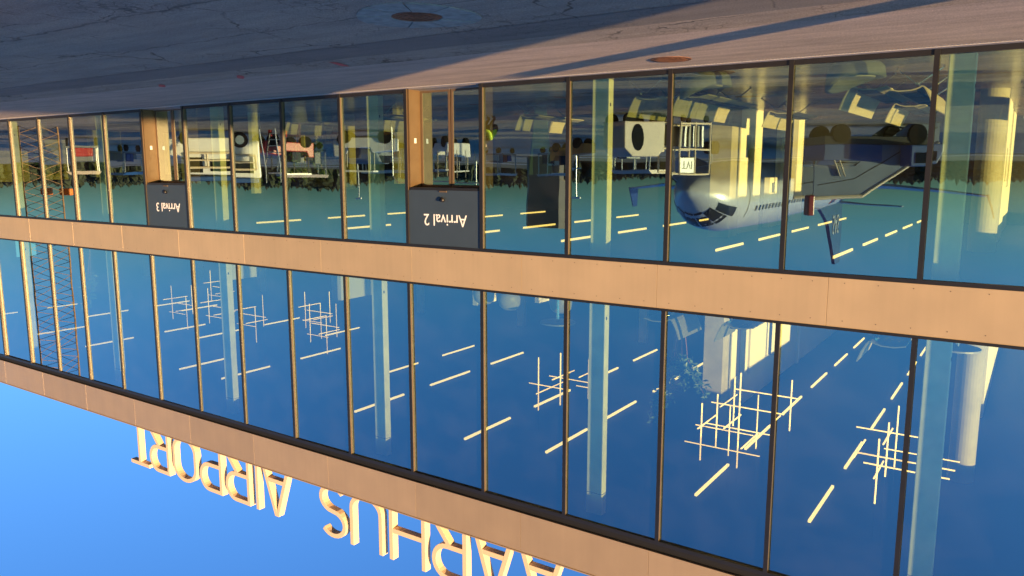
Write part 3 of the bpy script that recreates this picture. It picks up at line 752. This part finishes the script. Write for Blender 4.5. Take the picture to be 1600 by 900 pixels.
# radome ring line, belly shade
W = B()
def wing(pts, m, name, par=AC):
    """pts: list of (x_le, y, z, chord, thick)"""
    b = B(); rg = []
    for x, y, z, c, t in pts:
        rg.append([Vector((x, y, z)), Vector((x-c*.25, y, z+t)), Vector((x-c*.6, y, z+t*.8)), Vector((x-c, y, z)), Vector((x-c*.6, y, z-t*.4)), Vector((x-c*.25, y, z-t*.6))])
    return b.rings(rg).build(name, m, par)
for s in (1, -1):
    wg = wing([(-12.0, s*1.6, 2.3, 6.5, .42), (-14.6, s*6, 2.75, 3.9, .25), (-18.2, s*13.0, 3.55, 1.6, .10)], M['acwhite'], 'wing')
    b = B().rings([[Vector(p) for p in q] for q in ([(-18.2, s*13.0, 3.5), (-19.8, s*13.0, 3.5), (-19.8, s*13.08, 3.5), (-18.2, s*13.08, 3.5)], [(-19.9, s*13.5, 5.2), (-20.6, s*13.5, 5.2), (-20.6, s*13.55, 5.2), (-19.9, s*13.55, 5.2)])])
    b.build('winglet', M['acblue'], wg)
    en = B(); n = 20
    en.rings([[Vector((x, s*5.0+r*math.cos(2*math.pi*i/n), 1.65+r*math.sin(2*math.pi*i/n))) for i in range(n)] for x, r in ((-10.6, .72), (-10.45, .86), (-10.8, .98), (-12, 1.0), (-13.6, .8), (-14.4, .55))], cap=True).build('engine', M['acwhite'], AC, smooth=True)
    wing([(-33.2, s*.6, 4.9, 2.6, .15), (-35.6, s*5.6, 5.4, 1.2, .06)], M['acwhite'], 'tailplane')
fin = B().prism([(-28.2, 5.3), (-31.6, 7.0), (-35.2, 11.2), (-37.2, 11.2), (-36.6, 5.0), (-33, 4.8)], -.16, .16, 'y').build('tail_fin', M['acblue'], AC)
for s in (1, -1):
    text_mesh('tail_lettering', 'SAS', 2.6, .02, M['acwhite'], fin, (-34.3, s*.18, 6.2), (R(90), 0, R(180) if s > 0 else 0), sx=.62)
    for i, mm in enumerate(('acred', 'acblue', 'acblue', 'acred')):
        a = .62 if s > 0 else math.pi-.62
        patch('rear_stripe', (-25.2-.75*i, -25.6-.75*i), a-s*.13, a+s*.13, M[mm], .02)
gr_ = B(); gr_.tube((-3.4, 0, .3), (-3.4, 0, 1.8), .09); gr_.build('nose_strut', M['metal'], AC)
for x, y in ((-3.4, .2), (-3.4, -.2), (-17.6, 2.6), (-17.6, 2.1), (-17.6, -2.6), (-17.6, -2.1)):
    r = .35 if x > -5 else .5; b = B(); wheel(b, x, y, r, r, .26); b.build('wheel', M['tyre'], AC, smooth=False)
for s in (1, -1): B().tube((-17.6, s*2.35, .5), (-17.2, s*2.2, 2.2), .11).build('main_strut', M['metal'], AC)

# passenger stairs on a blue truck
st0 = Vector((7.6, -7.0)); st1 = Vector((3.9, -10.1)); sa = math.atan2(st1.y-st0.y, st1.x-st0.x)
ST = thing('passenger_stairs', 'grey blue covered boarding stairs rising on a blue airport truck, mirrored in the glass', 'boarding stairs', (st0.x, st0.y, 0), sa)
q = .0247
def sp(x, y): return ((x-1255)*q, 1.6+(y-264)*q)
side = [sp(*p) for p in ((1256, 262), (1256, 309), (1334, 306), (1452, 226), (1452, 196), (1408, 196), (1345, 240), (1320, 262))]
for s, y0 in ((0, -.80), (1, .74)):
    B().prism(side, y0, y0+.06, 'y').build('side_panel', M['stair'], ST)
    tr = B(); e = [sp(*p) for p in ((1256, 309), (1334, 306), (1452, 226))]
    for a, b_ in zip(e, e[1:]): tr.tube((a[0], y0+.03, a[1]+.03), (b_[0], y0+.03, b_[1]+.03), .075, n=8)
    tr.build('handrail', M['cream'], ST)
    ln = B(); e = [sp(*p) for p in ((1262, 290), (1320, 280), (1448, 206))]
    for a, b_ in zip(e, e[1:]): ln.tube((a[0], y0+.03, a[1]), (b_[0], y0+.03, b_[1]), .04, n=6)
    ln.build('side_rib', M['frame'], ST)
for i in range(14):
    t = i/13; p = (1-t)*Vector(sp(1330, 262)) + t*Vector(sp(1450, 198))
    B().box(p.x-.12, -.74, p.y-.02, p.x+.14, .74, p.y+.02).build('step', M['metal'], ST)
B().box(0, -.74, 1.52, 1.9, .74, 1.6).build('platform', M['metal'], ST)
ch = B(); ch.box(.3, -.9, .45, 4.6, .9, .75).build('chassis', M['frame'], ST)
B().prism([(2.6, .75), (2.6, 1.35), (0.3, 1.35), (.3, .75)], -.9, .9, 'y').build('truck_body', M['vblue'], ST, bevel=.04)
B().prism([(3.3, .75), (4.6, .75), (4.6, 1.0), (4.35, 1.5), (3.3, 1.5)], -1.55, -.85, 'y').build('cab', M['vblue'], ST, bevel=.05)
B().box(3.5, -1.57, 1.02, 4.3, -1.551, 1.38).build('cab_window', M['dkglass'], ST)
for x in (.95, 3.95):
    for y in (-.8, .8): b = B(); wheel(b, x, y, .36, .36, .26); b.build('wheel', M['tyre'], ST)
lift = B(); lift.tube((.5, -.86, .8), (1.0, -.86, 1.9), .03).tube((.7, -.86, .8), (1.2, -.86, 1.9), .03); lift.build('lift_strut', M['cream'], ST)
can = B(); can.box(-.18, -.86, 2.62, .08, -.5, 3.42); can.build('front_canopy', M['acred'], ST, bevel=.05)
# white ground unit with a dark rounded opening
GU_M = M['cream']
GU = thing('ground_power_unit', 'white boxy ground unit with a dark oval opening, mirrored beside the second column', 'ground unit', (10.3, 2.5, 0), R(-118))
B().prism([(-.75, .25), (.75, .25), (.75, 1.05), (.5, 1.28), (-.45, 1.28), (-.75, 1.05)], -.55, .55, 'y').build('body', M['vpale'], GU, bevel=.03)
n = 20
for s in (1, -1):
    B().prism([(-.25+.22*math.cos(2*math.pi*i/n), .72+.40*math.sin(2*math.pi*i/n)) for i in range(n)], s*.551, s*.565, 'y').build('oval_opening', M['dkglass'], GU)
for x in (-.5, .5):
    for y in (-.45, .45): b = B(); wheel(b, x, y, .2, .2, .14); b.build('wheel', M['tyre'], GU)
# service rack truck
RK = thing('service_trolley', 'cream framed service trolley stacked with folded chairs, mirrored before the jet nose', 'trolley', (9.3, 1.0, 0), R(-108))
fr = B()
for x in (-.7, 0, .7):
    for y in (-.4, .4): fr.tube((x, y, .2), (x, y, 1.75), .03)
for y in (-.4, .4):
    for z in (.25, 1.0, 1.75): fr.tube((-.7, y, z), (.7, y, z), .03)
fr.build('frame', M['cream'], RK)
for i in range(6): B().box(-.6+.2*i, -.33, .32, -.52+.2*i, .33, .92).build('folded_chair', M['vwhite' if i % 2 else 'frame'], RK)
B().box(-.68, -.42, 1.25, -.05, -.40, 1.7).build('board', M['vwhite'], RK)
text_mesh('board_text', 'TVI', .34, .003, M['frame'], RK, (-.36, -.425, 1.35), (R(90), 0, 0))
for x in (-.55, .55):
    for y in (-.35, .35): b = B(); wheel(b, x, y, .1, .1, .06); b.build('wheel', M['tyre'], RK)
# van with roof rack
VN = thing('apron_van', 'blue roofed white van carrying a white tubular rack, mirrored past arrival door three', 'van', (29.9, 3.6, 0), R(58))
B().prism([(-2.2, .35), (2.1, .35), (2.1, .95), (1.55, 1.15), (1.0, 1.85), (-2.2, 1.95)], -.88, .88, 'y').build('body', M['vwhite'], VN, bevel=.06)
B().box(-2.1, -.84, 1.955, .9, .84, 2.15).build('roof', M['vblue'], VN, bevel=.05)
for s in (1, -1):
    B().prism([(1.48, 1.18), (1.0, 1.78), (.2, 1.80), (.2, 1.18)], s*.881, s*.895, 'y').build('side_window', M['dkglass'], VN)
    B().box(-1.9, s*.881, 1.25, -.1, s*.892, 1.75).build('side_window', M['dkglass'], VN)
B().prism([(1.62, 1.15), (1.06, 1.84), (1.03, 1.82), (1.58, 1.13)], -.75, .75, 'y').build('windscreen', M['dkglass'], VN)
for x in (-1.4, 1.35):
    for y in (-.8, .8):
        b = B(); wheel(b, x, y, .34, .34, .22); wl = b.build('wheel', M['tyre'], VN); b = B(); wheel(b, x, y, .34, .19, .24); b.build('rim', M['metal'], wl)
for s in (1, -1): B().box(2.1, s*.6-.13, .7, 2.12, s*.6+.13, .85).build('headlight', M['text'], VN)
rk = B()
for s in (1, -1):
    rk.path([(-2.0, s*1.0, 1.0), (-2.0, s*1.0, 1.6), (1.1, s*1.0, 1.6), (1.4, s*1.0, 1.0), (-2.0, s*1.0, 1.0)], .045)
    for x in (-1.0, 0): rk.tube((x, s*1.0, 1.0), (x, s*1.0, 1.6), .04)
    rk.tube((-2, s*1.0, 1.3), (1.2, s*1.0, 1.3), .035)
rk.build('tubular_rack', M['cream'], VN)
# stepladder
SL = thing('step_platform', 'aluminium step platform with red knees standing beside the van reflection', 'step platform', (25.4, 3.6, 0), R(120))
b = B()
for s in (-.3, .3): b.tube((-.5, s, 0), (.1, s, 1.5), .025); b.tube((.6, s, 0), (.1, s, 1.5), .025); b.tube((.1, s, 1.5), (.1, s, 2.1), .02)
b.build('frame', M['metal'], SL)
for i in range(6): t = (i+.6)/6; B().box(-.5+.6*t-.06, -.28, 1.5*t-.015, -.5+.6*t+.08, .28, 1.5*t+.015).build('step', M['metal'], SL)
for s in (-.3, .3): B().box(-.58, s-.05, 0, -.42, s+.05, .25).build('red_foot', M['acred'], SL)
# barrier rail
RL = thing('tubular_barrier', 'white tubular barrier with close bars mirrored beside the indoor plants', 'barrier', (19.0, 1.5, 0), R(25))
b = B(); b.path([(-1.6, 0, .05), (-1.6, 0, 2.15), (1.4, 0, 2.15), (1.6, 0, 1.9), (1.6, 0, .05)], .025)
b.build('frame', M['metal'], RL)
for i in range(9): B().tube((-1.5+.35*i, 0, .9), (-1.5+.35*i, 0, 1.95), .014, n=6).build('bar', M['cream'], RL)
# dark tower block with cream end
TB = thing('hangar_tower', 'dark tower block with a cream end face marked E, mirrored against the sky', 'building', (48.2, -53.5, 0), math.atan2(-2.0, -2.9))
B().box(-2.0, -3, 0, 1.55, 3, 8.1).build('dark_wall', M['tdark'], TB)
B().box(1.552, -3, 2.6, 2.4, 3.02, 8.15).build('end_wall', M['cream'], TB)
B().box(1.552, -2.9, 0, 2.05, 3.05, 2.55).build('lower_end_wall', M['cream'], TB)
for x in (-1.6, .5):
    for z in (1.9, 6.6):
        wn = B().box(x, 3.001, z, x+.75, 3.05, z+.85).build('window', M['frame'], TB); B().box(x+.08, 3.045, z+.08, x+.67, 3.06, z+.77).build('pane', M['dkglass'], wn)
text_mesh('letter_mark', 'E', 1.1, .03, M['orange'], TB, (2.0, 3.06, 6.7), (R(90), 0, R(180)))
text_mesh('letter_mark', 'N', .75, .03, M['text'], TB, (.9, 3.06, 2.9), (R(90), 0, R(180)))
# lattice mast
MS = thing('lattice_mast', 'tall rusty lattice mast with floodlights mirrored at the far end of the glass', 'mast', (32.0, 9.35, 0), R(22))
hw = .46; b = B()
for sx_ in (-hw, hw):
    for sy_ in (-hw, hw): b.tube((sx_, sy_, 0), (sx_, sy_, 15), .030, n=6)
b.build('leg_tubes', M['mast'], MS)
for lev in range(27):
    z = lev*.55; d = B(); f = 1 if lev % 2 else -1
    for (p, q_) in (((-hw, -hw), (hw, -hw)), ((hw, -hw), (hw, hw)), ((hw, hw), (-hw, hw)), ((-hw, hw), (-hw, -hw))):
        if f > 0: p, q_ = q_, p
        d.tube((*p, z), (*q_, z+.275), .010, n=5); d.tube((*q_, z+.275), (*p, z+.55), .010, n=5)
    d.build('lattice_bay', M['mast'], MS)
for s in (-1, 1):
    fl = B().box(s*hw-.25, -.75, 2.35, s*hw+.25, -.55, 2.62).build('floodlight', M['orange'], MS, bevel=.05)
# crouching worker in hi-vis jacket
WK = thing('person', 'person in a yellow hi vis jacket crouching on the apron, mirrored beyond arrival door two', 'person', (13.9, 4.7, 0), R(70))
def skin_body(name, joints, edges, m, parent, sub=2):
    me = bpy.data.meshes.new(name); me.from_pydata([j[0] for j in joints], edges, []); o = bpy.data.objects.new(name, me); C.objects.link(o); o.parent = parent
    sk = o.modifiers.new('skin', 'SKIN'); sv = me.skin_vertices[0].data
    for i, j in enumerate(joints): sv[i].radius = (j[1], j[1]*(j[2] if len(j) > 2 else 1)); sv[i].use_root = (i == 0)
    ss = o.modifiers.new('sub', 'SUBSURF'); ss.levels = sub; ss.render_levels = sub; me.materials.append(m)
    return o
J = [((0, 0, .32), .13), ((.10, 0, .48), .14), ((.24, 0, .66), .15), ((.34, 0, .76), .06), ((.40, 0, .84), .095), ((.42, 0, .92), .08),
     ((.26, .17, .68), .06), ((.36, .22, .50), .05), ((.52, .16, .42), .035), ((.58, .14, .40), .03),
     ((.26, -.17, .68), .06), ((.34, -.24, .52), .05), ((.48, -.22, .38), .035), ((.54, -.21, .35), .03),
     ((.02, .11, .32), .09), ((.34, .16, .40), .07), ((.10, .16, .07), .045), ((.22, .17, .04), .04),
     ((.02, -.11, .32), .09), ((.34, -.16, .36), .07), ((.08, -.16, .07), .045), ((.20, -.17, .04), .04)]
Eg = [(0, 1), (1, 2), (2, 3), (3, 4), (4, 5), (2, 6), (6, 7), (7, 8), (8, 9), (2, 10), (10, 11), (11, 12), (12, 13), (0, 14), (14, 15), (15, 16), (16, 17), (0, 18), (18, 19), (19, 20), (20, 21)]
bd = skin_body('body', J, Eg, M['navy'], WK)
skin_body('hi_vis_jacket', [((.02, 0, .34), .16), ((.10, 0, .48), .165), ((.24, 0, .66), .17), ((.26, .17, .68), .08), ((.36, .22, .50), .07), ((.48, .17, .44), .05), ((.26, -.17, .68), .08), ((.34, -.24, .52), .07), ((.45, -.22, .42), .05)],
          [(0, 1), (1, 2), (2, 3), (3, 4), (4, 5), (2, 6), (6, 7), (7, 8)], M['hivis'], bd)
hdm = B(); n = 14
hdm.rings([[Vector((.42+r*1.05*math.cos(2*math.pi*i/n), r*math.sin(2*math.pi*i/n), z)) for i in range(n)] for z, r in ((.80, .05), (.84, .085), (.91, .105), (.97, .10), (1.02, .06))]).build('face', M['skin'], bd, smooth=True)
B().rings([[Vector((.40+r*math.cos(2*math.pi*i/n), r*math.sin(2*math.pi*i/n), z)) for i in range(n)] for z, r in ((.94, .112), (1.0, .11), (1.05, .06))]).build('hair', M['navy'], bd, smooth=True)
for s in (1, -1):
    hb = B(); c = Vector((.58, .14, .40)) if s > 0 else Vector((.54, -.21, .35))
    hb.box(c.x-.01, c.y-.035, c.z-.05, c.x+.06, c.y+.035, c.z-.02)
    for i in range(4): hb.tube(c+Vector((.06, -.03+.02*i, -.035)), c+Vector((.115+.008*(i in (1, 2)), -.03+.02*i, -.06)), .008, .006, 6)
    hb.tube(c+Vector((.0, .04*s, -.03)), c+Vector((.05, .065*s, -.05)), .009, .007, 6)
    hb.build('hand', M['skin'], bd, smooth=True)
# cones
for i, (x, y) in enumerate(((12.0, -3.0), (12.9, -3.6), (13.9, -4.3), (11.2, -2.4))):
    cn = thing('traffic_cone', 'orange traffic cone mirrored at foot of the second column, %s from the glass' % ordn[i], 'traffic cone', (x, y, 0), 0, 'orange cones on the apron')
    B().tube((0, 0, .03), (0, 0, .72), .15, .03, 14).build('cone_body', M['orange'], cn); B().box(-.2, -.2, 0, .2, .2, .03).build('cone_base', M['tyre'], cn); B().tube((0, 0, .35), (0, 0, .48), .099, .078, 14).build('reflective_band', M['text'], cn)
# car with red tail lamps
CR = thing('parked_car', 'dark car with red tail lamps mirrored in the second leaf of arrival door two', 'car', (30.0, -6.5, 0), R(-60))
B().prism([(-2.1, .3), (2.1, .3), (2.15, .75), (1.2, .92), (.5, 1.4), (-1.3, 1.42), (-2.05, .95)], -.85, .85, 'y').build('body', M['vgrey'], CR, bevel=.08)
B().prism([(1.0, .95), (.45, 1.36), (-1.2, 1.37), (-1.75, .98)], -.86, .86, 'y').build('side_glass', M['dkglass'], CR)
for x in (-1.3, 1.3):
    for y in (-.78, .78): b = B(); wheel(b, x, y, .32, .32, .2); b.build('wheel', M['tyre'], CR)
for s in (1, -1):
    B().box(2.12, s*.62-.17, .68, 2.17, s*.62+.17, .82).build('tail_lamp', M['redlamp'], CR)
    B().box(-2.12, s*.62-.17, .55, -2.07, s*.62+.17, .7).build('headlight', M['text'], CR)
def cart(label, x, y, rz, m='vwhite', load=True):
    t = thing('baggage_cart', label, 'baggage cart', (x, y, 0), rz, 'baggage carts out on the apron')
    B().box(-1.2, -.7, .42, 1.2, .7, .52).build('deck', M['vgrey'], t)
    f = B()
    for u_ in (-1.15, 1.15):
        for v_ in (-.65, .65): f.tube((u_, v_, .52), (u_, v_, 1.75), .035, n=6)
    f.build('post', M['metal'], t); B().prism([(-.78, 1.75), (.78, 1.75), (.6, 1.92), (-.6, 1.92)], -1.25, 1.25, 'x').build('canopy', M['vpale' if m == 'vwhite' else m], t)
    if load:
        r2 = random.Random(int(x*10))
        for i in range(4):
            u_ = -1.0+.52*i; hh = r2.uniform(.3, .75); B().box(u_, -.5, .525, u_+.44, .45, .525+hh).build('suitcase', M[r2.choice(['acred', 'navy', 'vgrey', 'cream', 'vblue'])], t, bevel=.04)
    for u_ in (-.85, .85):
        for v_ in (-.62, .62): b = B(); wheel(b, u_, v_, .2, .2, .12); b.build('wheel', M['tyre'], t)
def tractor(label, x, y, rz, m):
    t = thing('baggage_tractor', label, 'tractor', (x, y, 0), rz, 'small apron tractors')
    B().prism([(-1.3, .3), (1.3, .3), (1.3, .85), (.3, .95), (.2, .75), (-.9, .75), (-1.0, 1.0), (-1.3, 1.0)], -.6, .6, 'y').build('body', M[m], t, bevel=.04)
    f = B()
    for u_ in (-1.0, .2):
        for v_ in (-.55, .55): f.tube((u_, v_, .8), (u_, v_, 1.7), .03, n=6)
    f.build('post', M['frame'], t); B().box(-1.1, -.62, 1.7, .35, .62, 1.77).build('roof', M['vwhite'], t); B().box(-.8, -.3, .75, -.3, .3, 1.2).build('seat', M['navy'], t, bevel=.04)
    for u_ in (-.85, .85):
        for v_ in (-.55, .55): b = B(); wheel(b, u_, v_, .28, .28, .2); b.build('wheel', M['tyre'], t)
def rp(px, depth):
    """ground point that the glass mirrors at photo column px, at the given distance along the view"""
    v = fwd*1216 + right*(800-px) + upv*(264-450); v = v*(depth/(v.dot(fwd))); return v.x, 2*D-v.y
for i, (px, dp, m) in enumerate(((1005, 36, 'vwhite'), (985, 41, 'vblue'), (350, 52, 'vwhite'), (475, 44, 'vwhite'), (600, 47, 'vwhite'), (655, 50, 'vgrey'), (130, 42, 'vwhite'), (200, 50, 'vblue'), (780, 58, 'vwhite'), (870, 55, 'vwhite'))):
    x, y = rp(px, dp); cart('%s baggage cart, %s from the left in the mirrored apron' % ({'vwhite': 'white topped', 'vblue': 'blue topped', 'vgrey': 'grey topped'}[m], ['ninth', 'eighth', 'third', 'fourth', 'fifth', 'sixth', 'first', 'second', 'seventh', 'tenth'][i] if i != 8 else 'far out, seventh'), x, y, R(-20-31*i), m)
for px, dp, m, lab in ((445, 36, 'acred', 'red low tractor mirrored behind the indoor plants'), (690, 40, 'vwhite', 'white low tractor mirrored in arrival door two'), (575, 34, 'vwhite', 'white low tractor mirrored left of the third column'), (895, 46, 'orange', 'orange low tractor mirrored right of the third mullion')):
    x, y = rp(px, dp); tractor(lab, x, y, R(px), m)
for i, (px, dp, hh) in enumerate(((905, 130, 11), (560, 150, 12), (740, 160, 12), (1385, 120, 8))):
    x, y = rp(px, dp); t = thing('apron_light', 'thin apron light mast against the far wood, %s from the left' % ['third', 'first', 'second', 'fourth'][i], 'light mast', (x, y, 0), 0, 'apron light masts')
    B().tube((0, 0, 0), (0, 0, hh*.6), .14, .08).build('pole', M['metal'], t); B().box(-.7, -.15, hh*.6, .7, .15, hh*.6+.3).build('lamp_head', M['vwhite'], t)

# unseen low bus added out to the left to cast the apron shadow
u = Vector((math.sin(SUN_AZ), -math.cos(SUN_AZ))); c0 = Vector((6.15, 9.06)) - Vector((math.cos(SUN_AZ), math.sin(SUN_AZ)))*20
bc = c0 + u*3.3
BU = thing('shadow_bus', 'unseen short white bus added left of the camera as shadow caster', 'bus', (bc.x, bc.y, 0), math.atan2(u.y, u.x))
B().box(-3.3, -1.2, .38, 3.3, 1.2, 3.35).build('body', M['vwhite'], BU, bevel=.12)
for s in (1, -1):
    for i in range(3): B().box(-2.9+1.95*i, s*1.201-.01, 1.35, -1.1+1.95*i, s*1.201+.01, 2.6).build('window', M['dkglass'], BU)
for s in (1, -1): B().box(s*3.301-.01, -1.0, 1.1, s*3.301+.01, 1.0, 2.7).build('windscreen', M['dkglass'], BU)
for x in (-2.1, 2.0):
    for y in (-1.05, 1.05): b = B(); wheel(b, x, y, .45, .45, .28); b.build('wheel', M['tyre'], BU)
B().box(-3.2, -1.1, .12, 3.2, 1.1, .38).build('skirt', M['frame'], BU)
HG = thing('shade_hangar', 'unseen long grey hangar added left of the parked jet to shade the apron', 'building', (-37, -80, 0))  # out of view, added so its shadow darkens the mirrored apron
B().box(-7, -39, 0, 7, 39, 6.6).build('wall', M['vgrey'], HG)
B().prism([(-7.3, 6.6), (7.3, 6.6), (7.3, 6.75), (0, 7.5), (-7.3, 6.75)], -39.3, 39.3, 'y').build('roof', M['tdark'], HG)
for i in range(7):
    dr_ = B().box(7.003, -36+10.8*i, 0, 7.08, -29+10.8*i, 5.2).build('door', M['vblue'], HG)
    for j in range(4): B().box(7.081, -35.9+10.8*i, .4+1.2*j, 7.11, -29.1+10.8*i, 1.45+1.2*j).build('door_panel', M['vgrey'], dr_)
# unseen bin added to cast the slim shadow across the forecourt
wb = Vector((1.75, 8.98)) - Vector((math.cos(SUN_AZ), math.sin(SUN_AZ)))*7.0
BN = thing('shadow_bin', 'unseen chest high square bin added left of the camera as shadow caster', 'litter bin', (wb.x, wb.y, 0), SUN_AZ)
B().box(-.2, -.24, .05, .2, .24, 1.15).build('bin_body', M['vgrey'], BN, bevel=.02); B().box(-.22, -.26, 1.152, .22, .26, 1.24).build('bin_lid', M['frame'], BN, bevel=.02); B().box(-.15, -.18, 0, .15, .18, .05).build('bin_foot', M['frame'], BN)
